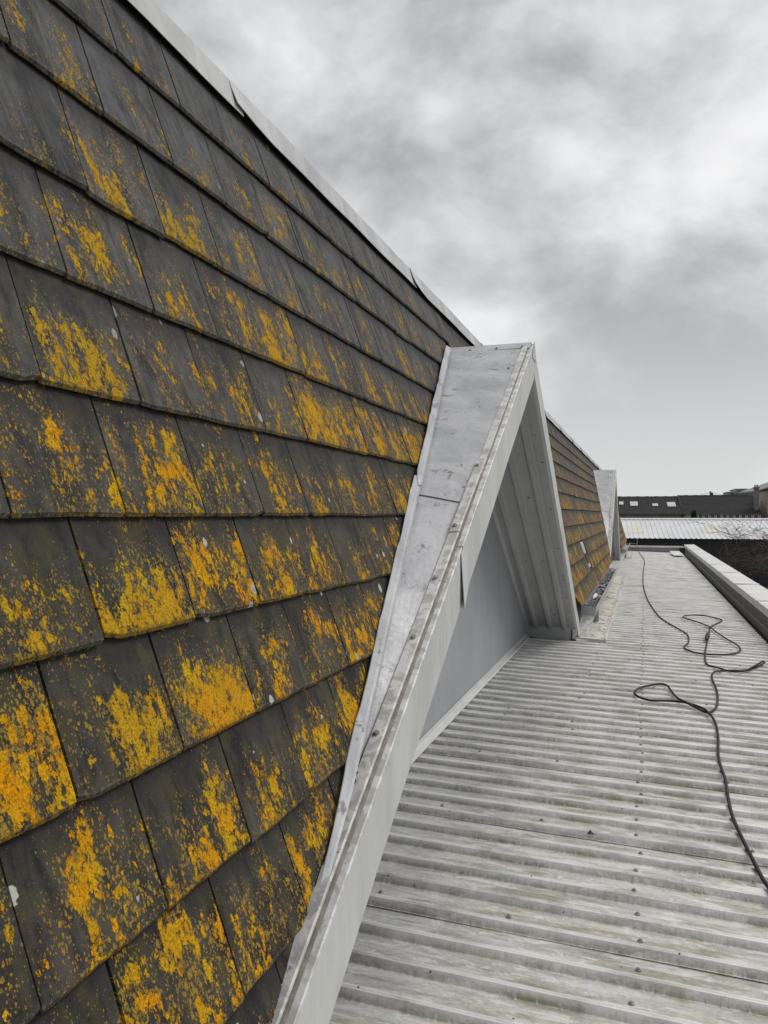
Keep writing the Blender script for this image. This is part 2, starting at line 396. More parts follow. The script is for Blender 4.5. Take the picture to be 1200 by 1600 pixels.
while y < Y_END:
    y1 = min(y + 3.0, Y_END + .33)
    dzv = R.uniform(-.003, .003)
    sec = lambda yy, e: [(1.565, yy, .215+e), (1.565, yy, .318+e), (1.572, yy, .325+e), (1.96, yy, .335+e), (1.967, yy, .328+e), (1.967, yy, .22+e), (1.962, yy, .22+e), (1.962, yy, .25+e), (1.57, yy, .25+e), (1.57, yy, .215+e)]
    mb = MB(); mb.loft([sec(y, dzv), sec((y+y1)/2, dzv*.3+R.uniform(-.002, .002)), sec(y1 - .004, dzv)]); cp = mb.build('coping', M['coping'], par)
    mb = MB(); mb.box(1.563, 1.969, y1-.05, y1+.05, .3365, .3395); mb.build('joint_strip', M['coping'], cp)
    mb = MB()
    yy = y + .12
    while yy < y1 - .05:
        for xx in (1.60, 1.93):
            for q in (0,):
                mb.add([(xx+.008*cos(a*pi/3), yy+.012*sin(a*pi/3), .3375) for a in range(6)] + [(xx, yy, .342)], [(a, (a+1) % 6, 6) for a in range(6)])
        yy += .30
    o = mb.build('rivet', M['zinc'], cp, stuff=True)
    y = y1; k += 1
up = thing('end_upstand', (.4, Y_END, 0), 'low grey upstand with pale capping closing the far end of the metal roof', 'upstand')
mb = MB(); mb.box(-.74, 1.36, Y_END-.02, Y_END+.25, -.15, .20); mb.build('wall', M['gutter'], up)
mb = MB(); mb.box(-.76, 1.562, Y_END-.06, Y_END+.29, .20, .262); mb.build('coping', M['coping'], up)
pl = MB(); a, b = .0, .0
pl.prism([(1.02, 31.6, .055), (1.40, 31.7, .045), (1.30, 33.9, .115), (.93, 33.8, .12)], (0, 0, .012))
tag(pl.build('loose_plate', M['coping']), 'small loose grey sheet lying at the far end beside the parapet', 'sheet')

# ------------------------------------------------------------------ slate roof
def rx(z): return -1.07 - .29*(z-1.6)
NRM = Vector((1, 0, .29)).normalized(); UPV = Vector((-.29, 0, 1)).normalized()
KS = 1/UPV.z                                                       # slope length per metre of height
def rp(y, z, off=0.0): return Vector((rx(z), y, z)) + NRM*off
APY, APZ, KL, KR = 5.96, 2.86, 1.713, 1.625                        # dormer apex and run per metre of drop
D2 = 17.7
def jl(z): return APY - (APZ + .05 - z)*KL                          # where the dormer's left sheet meets the slates
def fold(z): return min(.17, max(.02, .02 + (2.80-z)*.078))          # the left sheet kicks up towards the slates
def jf_(z): return jl(z) - fold(z)
def edge1(z): return jf_(z) + .04 if z > .80 else min(jf_(z) + .04, 1.835 + (z-.68)*2.1)
def jr(z): return APY + (APZ + .05 - z)*KR
sroof = thing('slate_roof', (-1.0, 4, 0), 'steep dark slate roof spotted with orange lichen along the left', 'roof')
ZR = 3.27
rows1 = [.14, .38, .62, .862, 1.104, 1.35, 1.591, 1.8505, 2.113, 2.373, 2.646, 2.911, 3.16]
rows2 = [.48 + .2375*k for k in range(11)] + [3.1]
PITCH, Y0 = .322, 1.265
def clip(poly, f):
    out = []
    for i in range(len(poly)):
        a, b = poly[i], poly[(i+1) % len(poly)]; fa, fb = f(a), f(b)
        if fa >= 0: out.append(a)
        if fa*fb < 0:
            t = fa/(fa-fb); out.append((a[0]+(b[0]-a[0])*t, a[1]+(b[1]-a[1])*t))
    return out
slates = []
AMT1 = [.6, .85, 1.0, 1.2, 1.18, 1.08, 1.0, 1.05, .88, .80, .70, .42, .22]
def lay(rows, ya, yb, lf, rf, sec):
    for i in range(len(rows)-1):
        z0, z1 = rows[i], rows[i+1]
        lap = .05
        zt = z1 + lap
        off = Y0 + (0 if i % 2 == 1 else PITCH/2)
        n0 = int(math.floor((ya-off)/PITCH)); n1 = int(math.ceil((yb-off)/PITCH))
        for n in range(n0, n1):
            y0 = off + n*PITCH; y1 = y0 + PITCH
            g0 = R.uniform(.0016, .0048); g1 = R.uniform(.0016, .0048); dzj = R.uniform(-.0018, .0018); rot = R.uniform(-.003, .003)
            if sec == 2 and 12.5 < (y0+y1)/2 < 13.15 and i in (1, 2): continue
            if R.random() < .05: dzj -= R.uniform(.004, .011)
            nb = 6
            bot = []
            for q in range(nb+1):
                yy = y0+g0 + (y1-y0-g0-g1)*q/nb
                zz = z0 + dzj + R.uniform(-.0016, .0016) + rot*(q/nb-.5)
                if q in (0, nb) and R.random() < .25: zz += R.uniform(.002, .009) if R.random() < .75 else R.uniform(.008, .013)
                bot.append((yy, zz))
            poly = bot + [(y1-g1, zt), (y0+g0, zt)]
            if lf: poly = clip(poly, lambda p: p[0] - lf(p[1]))
            if rf and poly: poly = clip(poly, lambda p: rf(p[1]) - p[0])
            if len(poly) < 3: continue
            if max(p[1] for p in poly) - min(p[1] for p in poly) < .02 or max(p[0] for p in poly)-min(p[0] for p in poly) < .015: continue
            base = AMT1[min(len(AMT1)-1, i)] if sec == 1 else max(.5, 1.08 - .05*i) + R.uniform(-.1, .1)
            r = R.random()
            a = base * (R.uniform(.85, 1.12) if r < .64 else (R.uniform(.55, .8) if r < .84 else R.uniform(1.12, 1.3)))
            zc = (z0+z1)/2
            grey = min(1, max(0, (zc-1.55)/1.0)) if sec == 1 else .42 + .3*min(1, max(0, (zc-1.9)/1.0))
            slates.append(dict(poly=poly, y0=y0, y1=y1, z0=z0, z1=z1, zt=zt, lic=(min(1.3, a), grey), rnd=R.random(), lift=R.uniform(-.001, .003),
                               d=(abs((y0+y1)/2 - .0)), vis=(y1 > .85)))
lay(rows1, -1.4, APY, None, lambda z: min(edge1(z), APY), 1)
lay(rows2, APY, 20.5+3.4, lambda z: jr(z)-.05, lambda z: edge1(z)+D2, 2)
lay(rows2, 23.6, 35.2, lambda z: jr(z)-.05+D2, lambda z: 35.2, 3)
TH = .012
def slate_geo(s):
    """front face, dressed lower arris, back; returns verts, faces, st, lic per vertex"""
    L = s['zt'] - s['z0']
    def off(z): return .0235 + s['lift'] - (.0205 + s['lift'])*((z - s['z0'])/L)
    P = s['poly']; n = len(P); zc = sum(p[1] for p in P)/n
    v, st, lic = [], [], []
    def put(y, z, o, e):
        v.append(rp(y, z, o)); st.append(((y-s['y0'])/(s['y1']-s['y0']), (z-s['z0'])/(s['z1']-s['z0']), s['rnd'])); lic.append((s['lic'][0], s['lic'][1], e))
    low = [p[1] < s['z0'] + .035 for p in P]
    for i, (y, z) in enumerate(P): put(y, z + (.007 if low[i] else 0), off(z), 1.0 if low[i] else 0.0)
    for i, (y, z) in enumerate(P): put(y, z, off(z) - TH*.6, 1.0 if low[i] else 0.0)
    for i, (y, z) in enumerate(P): put(y, z + (.002 if low[i] else 0), off(z) - TH, 0)
    # a second ring just inside the front so that the arris stays narrow
    b = len(v)
    for i, (y, z) in enumerate(P): put(y, z + (.017 if low[i] else 0), off(z), 0)
    f = [[b+i for i in range(n)]]
    for i in range(n):
        k = (i+1) % n
        if low[i] or low[k]: f.append((i, k, b+k, b+i))
        f.append((n+i, n+k, k, i)); f.append((2*n+i, 2*n+k, n+k, n+i))
    f.append([2*n+i for i in range(n)][::-1])
    return v, f, st, lic
def slate_obj(name, items, parent, stuff=False):
    V, F, S, Lc = [], [], [], []
    for s in items:
        v, f, st, lic = slate_geo(s); b = len(V)
        V += v; F += [[i+b for i in q] for q in f]; S += st; Lc += lic
    o = mo(name, V, F, M['slate'], parent, stuff=stuff)
    me = o.data
    a = me.attributes.new('st', 'FLOAT_VECTOR', 'POINT'); a.data.foreach_set('vector', [c for q in S for c in q])
    a = me.attributes.new('lic', 'FLOAT_VECTOR', 'POINT'); a.data.foreach_set('vector', [c for q in Lc for c in q])
    return o
vis = sorted([s for s in slates if s['vis']], key=lambda s: s['d'])
for s in vis[:290]: slate_obj('slate', [s], sroof)
rest = vis[290:] + [s for s in slates if not s['vis']]
slate_obj('slate', rest, sroof, True)
# boarding under the slates and the body behind
def strip(name, y0, y1, zlo, zhi, o0, o1, mat, parent):
    mb = MB(); mb.prism([rp(y0, zlo, o0), rp(y1, zlo, o0), rp(y1, zhi, o0), rp(y0, zhi, o0)], NRM*(o1-o0)); return mb.build(name, mat, parent)
for poly in ([(-1.6, .2), (1.0, .2), (edge1(.5)-.05, .5), (edge1(.8)-.02, .8), (APY-.05, APZ+.05), (APY, ZR-.02), (-1.6, ZR-.02)],
             [(jr(.47), .47), (edge1(.47)+D2-.05, .47), (edge1(.8)+D2-.02, .8), (APY+D2, APZ+.05), (APY+D2, ZR-.02), (APY, ZR-.02), (APY, APZ+.05)],
             [(jr(.47)+D2, .47), (35.2, .47), (35.2, ZR-.02), (APY+D2, ZR-.02), (APY+D2, APZ+.05)]):
    mb = MB(); mb.prism([rp(y, z, -.05) for y, z in poly], NRM*.042); mb.build('roof_board', M['board'], sroof)
for ya, yb in ((-1.6, 1.0), (10.75, 18.75), (28.4, 35.2)):
    mb = MB(); mb.box(-.86, -.80, ya, yb, -.1, .46); mb.build('eaves_wall', M['soffit'], sroof)
strip('underlay', 12.35, 13.30, .68, 1.17, -.008, .0005, M['pale_board'], sroof)
o = slate_obj('slate', [dict(poly=[(12.62, .83), (13.1, .83), (13.1, .99), (12.62, .99)], y0=12.6, y1=13.1, z0=.8, z1=1.0, zt=1.05, lic=(0, .6), rnd=.3, lift=0)], sroof)
mb = MB(); mb.prism([(-1.47, -1.6, GZ), (-1.47, -1.6, 2.80), (rx(ZR)-.06, -1.6, ZR-.03), (-6, -1.6, ZR-.03), (-6, -1.6, GZ)], (0, 36.8, 0))
mb.build('roof_body', M['board'], sroof)
# ridge flashing in overlapping lengths
yl = [-2.3, .22, 2.71, 5.19, 7.68, 10.16, 12.65, 15.1, 17.6, 20.1, 22.6, 25.1, 27.6, 30.1, 32.6, 35.25]
for i in range(len(yl)-1):
    ya, yb = yl[i], yl[i+1] + .06
    secs = []
    N = 16
    for q in range(N+1):
        t = q/N; yy = ya + (yb-ya)*t
        # the near end of each length curls away from the one under it
        curl = max(0, 1 - (yy-ya)/.42)**2
        wob = .004*mnoise.noise((yy*1.7, i*3.1, 0)) - .004*t
        zb = 3.150 + .006*mnoise.noise((yy*2.1, 5, i)); cut = .016*curl if i < 5 else 0
        e = .034 + wob
        zt_ = 3.272
        secs.append([rp(yy, zb + cut, e + .013*curl), rp(yy, zb + .07, e + .005*curl), rp(yy, zt_, e), rp(yy, zt_+.003, e-.008), Vector((rx(ZR)-.30, yy, zt_+.004)),
                     Vector((rx(ZR)-.30, yy, zt_)), rp(yy, zt_, e-.012), rp(yy, zt_-.003, e-.003), rp(yy, zb+.07, e + .005*curl - .003), rp(yy, zb + cut, e + .013*curl - .003)])
    mb = MB(); mb.loft(secs); mb.build('ridge_flashing', M['ridge'], sroof)

# ------------------------------------------------------------------ dormer
def make_dormer():
    d = thing('dormer', (-1.1, APY, 0), 'large pale grey metal dormer gable rising in the foreground beside the lichened slates', 'dormer', 'triangular metal dormers')
    cl = math.hypot(KL, 1); cr = math.hypot(KR, 1)
    # point on a rake: side -1 left / +1 right, height z of the arris, x, h = distance outward square to the slope
    def pt(side, z, x, h=0.0):
        k = KL if side < 0 else KR; c = math.hypot(k, 1)
        return Vector((x, APY + side*(APZ - z)*k + side*h/c, z + h*k/c))
    ZB = .045
    TRIM = {-1: .006, 1: .006}
    # gable wall set back under the overhang
    T = .20
    poly = [(-1.40, APY - (APZ-T-.05)*KL, .05), (-1.40, APY + (APZ-T-.05)*KR, .05), (-1.40, APY, APZ-T)]
    mb = MB(); mb.prism(poly, (-.05, 0, 0)); wall = mb.build('gable_wall', M['wall'], d)
    mb = MB()
    y0, y1 = APY - (APZ-.40)*KL, 9.93
    mb.loft([[(-1.396, yy, .05), (-1.396, yy, .132), (-1.392, yy, .132), (-1.390, yy, .104), (-1.352, yy, .096), (-1.352, yy, .086)] for yy in (y0, (y0+y1)/2, y1)])
    mb.build('base_trim', M['fascia'], d)
    mb = MB(); mb.box(-1.353, -1.346, y0, y1 - .25, .0845, .101); mb.build('trim_edge', M['coping'], d)
    # sheets
    def sheet(name, side, z0, z1, h, wav=.003, x0=-.850):
        mb = MB(); secs = []; N = 14
        for i in range(N+1):
            z = z0 + (z1-z0)*i/N
            row = []
            for j in range(7):
                t = j/6
                zz = z + .06
                xb = rx(zz + (fold(z)*.43 if side < 0 else 0))
                x = x0 + (min(xb, x0-.004) - x0)*t
                w_ = wav*mnoise.noise((x*4, z*5, h*90 + side)) if 0 < j < 6 else 0
                row.append(pt(side, z, x, h + w_ + (fold(z)/1.98*t*min(1, max(0, (-.872-xb)/.10)) if side < 0 else 0)))
            secs.append(row)
        top = MB(); top.loft(secs, closed=False)
        nb = len(top.v); n = len(secs[0])
        low = [Vector(v) + (pt(side, 1, 0, -.003) - pt(side, 1, 0, 0)) for v in top.v]
        top.add(low, [])
        top.f += [[q+nb for q in f[::-1]] for f in top.f[:]]
        # close the lower edge
        for j in range(n-1): top.f.append((j, j+1, nb+j+1, nb+j))
        for i in range(N):
            top.f.append((i*n, (i+1)*n, nb+(i+1)*n, nb+i*n)); top.f.append((i*n+n-1, nb+i*n+n-1, nb+(i+1)*n+n-1, (i+1)*n+n-1))
        return top.build(name, M['panel'], d)
    sheet('roof_sheet', -1, .62, 1.70, .010)
    s2 = sheet('roof_sheet', -1, 1.645, APZ-.01, .017)
    sheet('roof_sheet', 1, .08, APZ-.01, .012)
    # flange dressed over the slates
    def flange(za, zb, side, lift, cutlow=False):
        mb = MB(); secs = []; N = 40
        k = KL if side < 0 else KR
        jf = (lambda z: jf_(z)) if side < 0 else (lambda z: jr(z))
        for i in range(N+1):
            z = za + (zb-za)*i/N
            wv = .010*mnoise.noise((z*9, side, 3)) + .016*(((z*4.1) % 1) - .5)
            wd = .115 + wv
            if cutlow and i < 3: wd *= .35 + .22*i
            e = .030 + .006*mnoise.noise((z*6, 7, side)) + lift
            ya = jf(z) + side*(-.02); yb = jf(z) + side*wd
            yf = jf(z) + side*.028
            if side < 0 and z < .92:
                yb = min(yb, 2.15 + (z-.85)*1.75) if z > .85 else 2.15 + (z-.85)*1.75
                ya = max(yb + .012, min(ya, 1.90 + (z-.68)*2.1)); yf = min(yf, ya - .004)
            secs.append([rp(ya, z, .034+lift), rp(yf, z, .040+lift), rp(yf + side*.01, z, .034+lift), rp(yb, z, e), rp(yb, z, e-.003), rp(yf, z, .028+lift), rp(ya, z, .028+lift)])
        mb.loft(secs); return mb.build('flange', M['panel'], d)
    flange(.67, 1.79, -1, 0); flange(1.735, APZ-.02, -1, .008, True)
    flange(.85, APZ-.02, 1, 0)
    # rake trims: raised cap, ledge, fascia
    def rake(name, side, z0, z1, prof, mat, jit=0, parent=d):
        secs = []; N = 12
        for i in range(N+1):
            z = z0 + (z1-z0)*i/N
            e = jit*mnoise.noise((z*4, side, len(prof)))
            secs.append([pt(side, z, x + e*.6, h + e) for x, h in prof])
        mb = MB(); mb.loft(secs); return mb.build(name, mat, parent)
    F = .215
    def cap_prof(o): return [(-.868, .004+o), (-.868, .028+o), (-.865, .031+o), (-.823, .034+o), (-.820, .031+o), (-.8195, .024+o), (-.824, .021+o), (-.826, .003+o)]
    rake('rake_cap', -1, ZB, 1.505, cap_prof(0), M['cap'], .0035)
    rake('rake_cap', -1, 1.49, 1.86, [(x+.001, h) for x, h in cap_prof(.005)], M['cap'], .002)
    rake('rake_cap', -1, 1.80, APZ-.005, [(-.860, .004), (-.860, .0235), (-.823, .0255), (-.821, .017), (-.824, .014), (-.826, .003)], M['cap'], .003)
    rake('rake_cap', 1, ZB+.03, APZ-.005, cap_prof(0), M['cap'])
    def ledge(o): return [(-.8265, .006+o), (-.792+o, .009+o), (-.788+o, .006+o), (-.788+o, .000+o), (-.820, -.004)]
    rake('rake_ledge', -1, ZB, 1.455, ledge(0), M['cap'], .0025)
    rake('rake_ledge', -1, 1.445, APZ-.004, ledge(.004), M['cap'], .0015)
    rake('rake_ledge', 1, ZB+.02, APZ-.004, ledge(.002), M['cap'])
    for sd_, zt2 in ((-1, APZ-.006), (1, APZ-.006)):
        rake('sealant_bead', sd_, ZB, zt2, [(-.8255, .009), (-.8235, .0165), (-.817, .0150), (-.8105, .0105), (-.812, .0075)], M['grime'], .003)
    # fascia as vertical boards under the ledge
    def fascia(side, za, zb, x, vth, flare=0.0):
        mb = MB(); secs = []; N = 16
        for i in range(N+1):
            z = za + (zb-za)*i/N
            p = pt(side, z, x)
            fl = flare*max(0, 1 - (z-za)/.10)**2
            e = .0025*mnoise.noise((z*3, side*5, 1))
            lowy = p.y
            secs.append([Vector((x+e, p.y, p.z-.001)), Vector((x+e+fl*.5, p.y, p.z-vth*.5)), Vector((x+e+fl, p.y, p.z-vth)), Vector((x+e+fl-.030, p.y, p.z-vth-.0)), Vector((x-.030, p.y, p.z-vth+.004)), Vector((x+e+fl-.003, p.y, p.z-vth+.005)), Vector((x+e-.003, p.y, p.z-.002))])
        mb.loft(secs); return mb.build('fascia', M['fascia'], d)
    fascia(-1, ZB, 1.46, -.790, .25)
    fascia(-1, 1.425, APZ-.002, -.785, .25, .016)
    fascia(1, ZB, APZ-.002, -.786, .20)
    # ridge cap of the dormer
    mb = MB()
    secs = []
    for i in range(7):
        x = -.80 + (rx(APZ+.06)-.02+.80)*i/6
        e = .002*mnoise.noise((x*6, 0, 0))
        secs.append([pt(-1, APZ-.055, x, .023+e), pt(-1, APZ-.002, x, .027), pt(1, APZ-.055, x, .023), pt(1, APZ-.055, x, .020), pt(-1, APZ-.004, x, .021), pt(-1, APZ-.055, x, .019+e)])
    mb.loft(secs); mb.build('ridge_cap', M['ridge'], d)
    mb = MB(); mb.prism([(-.7825, APY-.10, APZ-.11), (-.7825, APY+.09, APZ-.11), (-.7825, APY+.012, APZ+.025), (-.7825, APY-.012, APZ+.025)], (.003, 0, 0)); mb.build('apex_plate', M['fascia'], d)
    # ribbed soffit below the far slope, plain below the near one
    pr = []
    x = -1.40
    for c in (-1.29, -1.115, -.945):
        pr += [(c-.040, 0), (c-.030, -.004), (c-.016, -.034), (c+.016, -.034), (c+.030, -.004), (c+.040, 0)]
    pr = [(-1.40, 0)] + pr + [(-.80, 0)]
    def soffit(side):
        o0 = -.165
        secs = [[pt(side, z, x, o0 + h) for x, h in pr] + [pt(side, z, x, o0 + h + .004) for x, h in pr[::-1]] for z in (.345 if side > 0 else .1, 1.3, APZ - .0)]
        mb = MB(); mb.loft(secs); return mb.build('soffit_sheet', M['soffit'], d)
    sf = soffit(1); soffit(-1)
    rake('soffit_angle', 1, .24, APZ-.05, [(-.880, -.164), (-.880, -.1725), (-.814, -.1740), (-.8135, -.1560)], M['soffit'])
    rake('soffit_angle', 1, .24, APZ-.05, [(-1.400, -.164), (-1.400, -.2005), (-1.3965, -.2005), (-1.370, -.170), (-1.370, -.164)], M['soffit'])
    for z, x in ((.55, -1.20), (.55, -1.03), (1.25, -1.20), (1.25, -1.03), (1.9, -1.03), (2.4, -1.03), (2.4, -.86)):
        p = pt(1, z, x, -.170); share('soffit_screw', SCREW, d, p, (pi + math.atan2(1, KR), 0, 0))
    for z in (.42, .60, .80, 1.04, 1.08, 1.4, 1.8, 2.2):
        p = pt(1, z, -.842, -.1735); share('soffit_screw', SCREW, d, p, (pi + math.atan2(1, KR), 0, 0))
    # kick board across the foot of the soffit
    yf = 9.94
    mb = MB(); mb.prism([(-1.40, yf, .07), (-.845, yf-.01, .055), (-.845, yf-.01, .225), (-1.40, yf, .245)], (0, .03, 0)); mb.build('kick_board', M['soffit'], d)
    mb = MB(); mb.prism([(-.840, yf-.005, .04), (-.800, yf-.005, .04), (-.800, yf-.005, .20), (-.840, yf-.005, .20)], (0, .03, 0)); mb.build('end_plate', M['fascia'], d)
    mb = MB(); mb.prism([(-.866, yf-.012, .03), (-.806, yf-.012, .03), (-.806, yf-.012, .075), (-.850, yf-.012, .075), (-.850, yf-.012, .19), (-.858, yf-.012, .19)], (0, -.006, 0)); mb.build('foot_seal', M['dark'], d)
    mb = MB(); mb.prism([(-1.38, yf-.01, .05), (-1.29, yf-.02, .05), (-1.30, yf-.02, .075), (-1.38, yf-.01, .09)], (0, -.02, 0)); mb.build('foot_seal', M['dark'], d)
    # screws on caps and sheets
    ax = (math.atan2(1, KL), 0, 0)
    for z, x, h in ((1.83, -.850, .036), (1.515, -.848, .0390), (1.30, -.848, .0325), (1.10, -.846, .0325), (.845, -.848, .0325), (.60, -.848, .0325), (1.50, -.925, .0105), (1.72, -.885, .0175), (2.60, -.90, .0175), (1.80, -1.03, .0175), (.80, -.872, .0105), (.79, -.915, .014)):
        share('cap_screw', screw_big, d, pt(-1, z, x, h), ax)
    for x in (-.86, -1.05, -1.25): share('cap_screw', SCREW, d, pt(-1, APZ-.045, x, .0255), ax)
    # torn bitumen seal between cap and slates at the bottom
    mb = MB(); rr = random.Random(3); secs = []
    for i in range(46):
        z = .30 + (.76-.30)*i/45
        e = .010*mnoise.noise((z*40, 1, 2)) + .008*mnoise.noise((z*95, 4, 2))
        a = pt(-1, z, -.856 + max(-.008, e*1.6), .0365); b = pt(-1, z, -.874 - abs(e), .030)
        c = Vector((b.x, b.y - .05, b.z - .015))
        secs.append([a, b, c])
    mb.loft(secs, closed=False); mb.build('bitumen_seal', M['mortar'], d)
    return d
screw_big = screw_mesh('cap_screw', .0135, .007)
dormer = make_dormer()
def copy_tree(o, parent=None):
    c = o.copy(); col.objects.link(c); c.parent = parent
    for ch in [q for q in all_obj if q.parent == o]: copy_tree(ch, c)
    return c
all_obj = list(col.objects)
dn = copy_tree(dormer); dn.location.y += D2
dn['label'] = 'distant pale grey metal dormer gable near the far end of the roof'

# ------------------------------------------------------------------ eaves gutters, trays
def gutter(y0, y1, z, label, foot):
    t = thing('eaves_gutter', (-.7, y0, z), label, 'gutter', 'eaves gutters under the slates')
    sec = lambda yy, dz: [(-.775, yy, z+.06+dz), (-.775, yy, z-.07+dz), (-.615, yy, z-.07+dz), (-.600, yy, z+.03+dz), (-.592, yy, z+.034+dz), (-.590, yy, z+.028+dz), (-.606, yy, z-.078+dz), (-.781, yy, z-.078+dz), (-.781, yy, z+.06+dz)]
    mb = MB(); mb.loft([sec(y0+(y1-y0)*i/8, .006*mnoise.noise((i*1.3, y0, 0))) for i in range(9)]); mb.build('trough', M['gutter'], t)
    mb = MB(); mb.prism([(-.778, y0-.004, z+.06), (-.778, y0-.004, z-.075), (-.610, y0-.004, z-.075), (-.594, y0-.004, z+.03)], (0, .003, 0)); mb.build('end_cap', M['gutter'], t)
    if foot:
        mb = MB(); mb.box(-.70, -.63, y0+1.25, y0+1.37, .06, z-.079); mb.build('downpipe', M['gutter'], t)
        mb = MB(); mb.prism([(-.79, y0-.3, .045), (-.70, y0-.3, .045), (-.60, y0+.02, z-.05), (-.78, y0+.02, z-.05)], (0, .012, 0)); mb.build('splash_plate', M['cap'], t)
    return t
gutter(10.45, 19.0, .38, 'grey eaves gutter full of broken slate between the two dormers', True)
gutter(28.0, 35.0, .38, 'grey eaves gutter beyond the far dormer', True)
gutter(-1.5, 1.15, .30, 'grey eaves gutter below the nearest slates, out of frame', False)
mb = MB()
for i in range(260):
    yy = R.uniform(10.6, 18.8); x = R.uniform(-.765, -.635); z = .318 + R.uniform(0, .085) - .2*abs(x+.72)
    s = R.uniform(.02, .085); a = R.uniform(0, pi); tl = R.uniform(-.9, .9)
    ex = Vector((cos(a)*cos(tl), sin(a), sin(tl)*cos(a)))*s*.5; ey = Vector((-sin(a), cos(a), R.uniform(-.4, .4)))*s*R.uniform(.3, .6)
    c = Vector((x, yy, z))
    mb.prism([c-ex-ey, c+ex-ey*.6, c+ex*.8+ey, c-ex*.5+ey*.8], (0, 0, .007))
M['rubble'] = plain('slate_chips', (.22, .22, .225), .7, .75, 9)
tag(mb.build('slate_rubble', M['rubble'], stuff=True), 'loose slate fragments and dirt filling the gutter between the dormers', 'rubble')
mb = MB(); mb.tube([(-.70, 11.55, .41), (-.685, 11.7, .425), (-.68, 11.95, .425), (-.685, 12.0, .42)], [.010, .026, .026, .022], 8)
tag(mb.build('metal_tube', M['coping'], smooth=True), 'short pale metal tube lying in the rubble-filled gutter', 'tube')
def tray(y0, y1, label):
    t = thing('flashing_tray', (-.6, y0, .05), label, 'flashing', 'cream flashing trays below the gutters')
    n = max(2, int((y1-y0)/1.5)); 
    for i in range(n):
        a, b = y0 + (y1-y0)*i/n, y0 + (y1-y0)*(i+1)/n + .05; e = .003*(i % 2)
        tp = .10*(i == 0)
        mb = MB(); mb.loft([[(-.80, yy, .075+e), (-.62+s_, yy, .066+e), (-.480+s_, yy, .058+e), (-.474+s_, yy, .078+e), (-.455+s_, yy, .078+e), (-.450+s_, yy, .045), (-.456+s_, yy, .045), (-.80, yy, .060)] for yy, s_ in ((a, R.uniform(-.006, .006)), ((a+b)/2, R.uniform(-.006, .006)), (b, R.uniform(-.006, .006)))])
        p_ = mb.build('tray_sheet', M['tray'], t)
        for q in range(4): share('tray_screw', SCREW, p_, (-.51, a + .15 + q*(b-a)/4.2, .062+e))
    mb = MB(); mb.prism([(-.80, y0-.004, .035), (-.45, y0-.10, .035), (-.45, y0-.10, .079), (-.47, y0-.08, .079), (-.80, y0-.004, .082)], (0, .008, 0)); mb.build('tray_end', M['tray'], t)
tray(10.05, 20.6, 'long cream flashing tray with rust stains on the metal roof below the rubble-filled gutter')
tray(29.3, 34.6, 'short stained cream flashing tray beside the far dormer')

# ------------------------------------------------------------------ cable
CAB = [(-0.30, 35.45, .29), (-.29, 35.15, .285), (-.27, 34.7, .12), (-0.22, 33.6), (-0.159, 31.92), (-0.016, 27.726), (-0.046, 22.526), (-0.038, 18.472), (0.025, 15.692), (0.104, 14.129), (0.205, 12.796), (0.323, 12.053), (0.432, 11.523), (0.513, 11.145), (0.525, 10.76), (0.497, 10.33), (0.439, 10.01), (0.452, 9.832), (0.532, 9.652), (0.628, 9.573), (0.763, 9.6), (0.906, 9.715), (1.011, 9.897), (1.064, 10.148), (1.043, 10.419), (0.974, 10.838), (0.903, 11.356), (0.846, 11.877), (0.76, 12.229), (0.647, 12.519), (0.542, 12.757), (0.599, 13.023), (0.727, 13.176), (0.865, 13.176), (0.996, 13.094), (1.092, 12.845), (0.988, 12.426), (0.868, 11.954), (0.809, 11.364), (0.772, 11.057), (0.708, 10.342), (0.654, 9.758), (0.614, 9.163), (0.622, 8.904), (0.7, 8.8), (0.778, 8.666), (0.861, 8.606), (0.958, 8.686), (1.077, 8.951), (1.177, 9.217), (1.19, 9.20), (1.041, 8.898), (0.934, 8.742), (0.809, 8.681), (0.682, 8.585), (0.629, 8.427), (0.605, 8.103), (0.608, 7.787), (0.598, 7.465), (0.574, 7.161), (0.54, 6.919), (0.491, 6.768), (0.442, 6.746), (0.377, 6.845), (0.319, 6.951), (0.256, 7.108), (0.223, 7.339), (0.188, 7.615), (0.123, 7.668), (0.039, 7.544), (-0.042, 7.371), (-0.088, 7.143), (-0.051, 7.013), (0.036, 6.958), (0.162, 6.993), (0.262, 6.993), (0.357, 6.924), (0.445, 6.79), (0.485, 6.562), (0.499, 6.34), (0.484, 5.986), (0.452, 5.59), (0.444, 5.316), (0.448, 5.072), (0.436, 4.792), (0.428, 4.496), (0.438, 4.242), (0.458, 3.985), (0.477, 3.76), (0.497, 3.63), (0.527, 3.44), (.60, 3.05), (.72, 2.5), (.9, 1.8)]
RC = .0095
cp3 = []
lift_n = 0
for i, c in enumerate(CAB):
    if len(c) == 3: cp3.append(Vector(c)); continue
    x, y = c
    z = dz_(x) + .0415 + RC + .002*sin(i*1.7)
    if 62 <= i <= 78: z += .010 + .006*sin(i)
    if 46 <= i <= 50: z += .03*(1 - abs(i-48.5)/3)
    if 24 <= i <= 33: z += .012
    cp3.append(Vector((x, y, z)))
def crom(P, n=5):
    out = []
    for i in range(len(P)-1):
        p0, p1, p2, p3 = P[max(i-1, 0)], P[i], P[i+1], P[min(i+2, len(P)-1)]
        for k in range(n):
            t = k/n
            out.append(.5*((2*p1) + (p2-p0)*t + (2*p0-5*p1+4*p2-p3)*t*t + (3*p1-p0-3*p2+p3)*t**3))
    return out + [P[-1]]
cab = thing('power_cable', (.5, 6, 0), 'black power cable snaking and looping along the ribbed metal roof', 'cable')
mb = MB(); mb.tube(crom(cp3), RC, 7); mb.build('cable_run', M['rubber'], cab, smooth=True)
mb = MB(); a = Vector((.775, 11.07, .06)); b = Vector((.72, 10.5, .06))
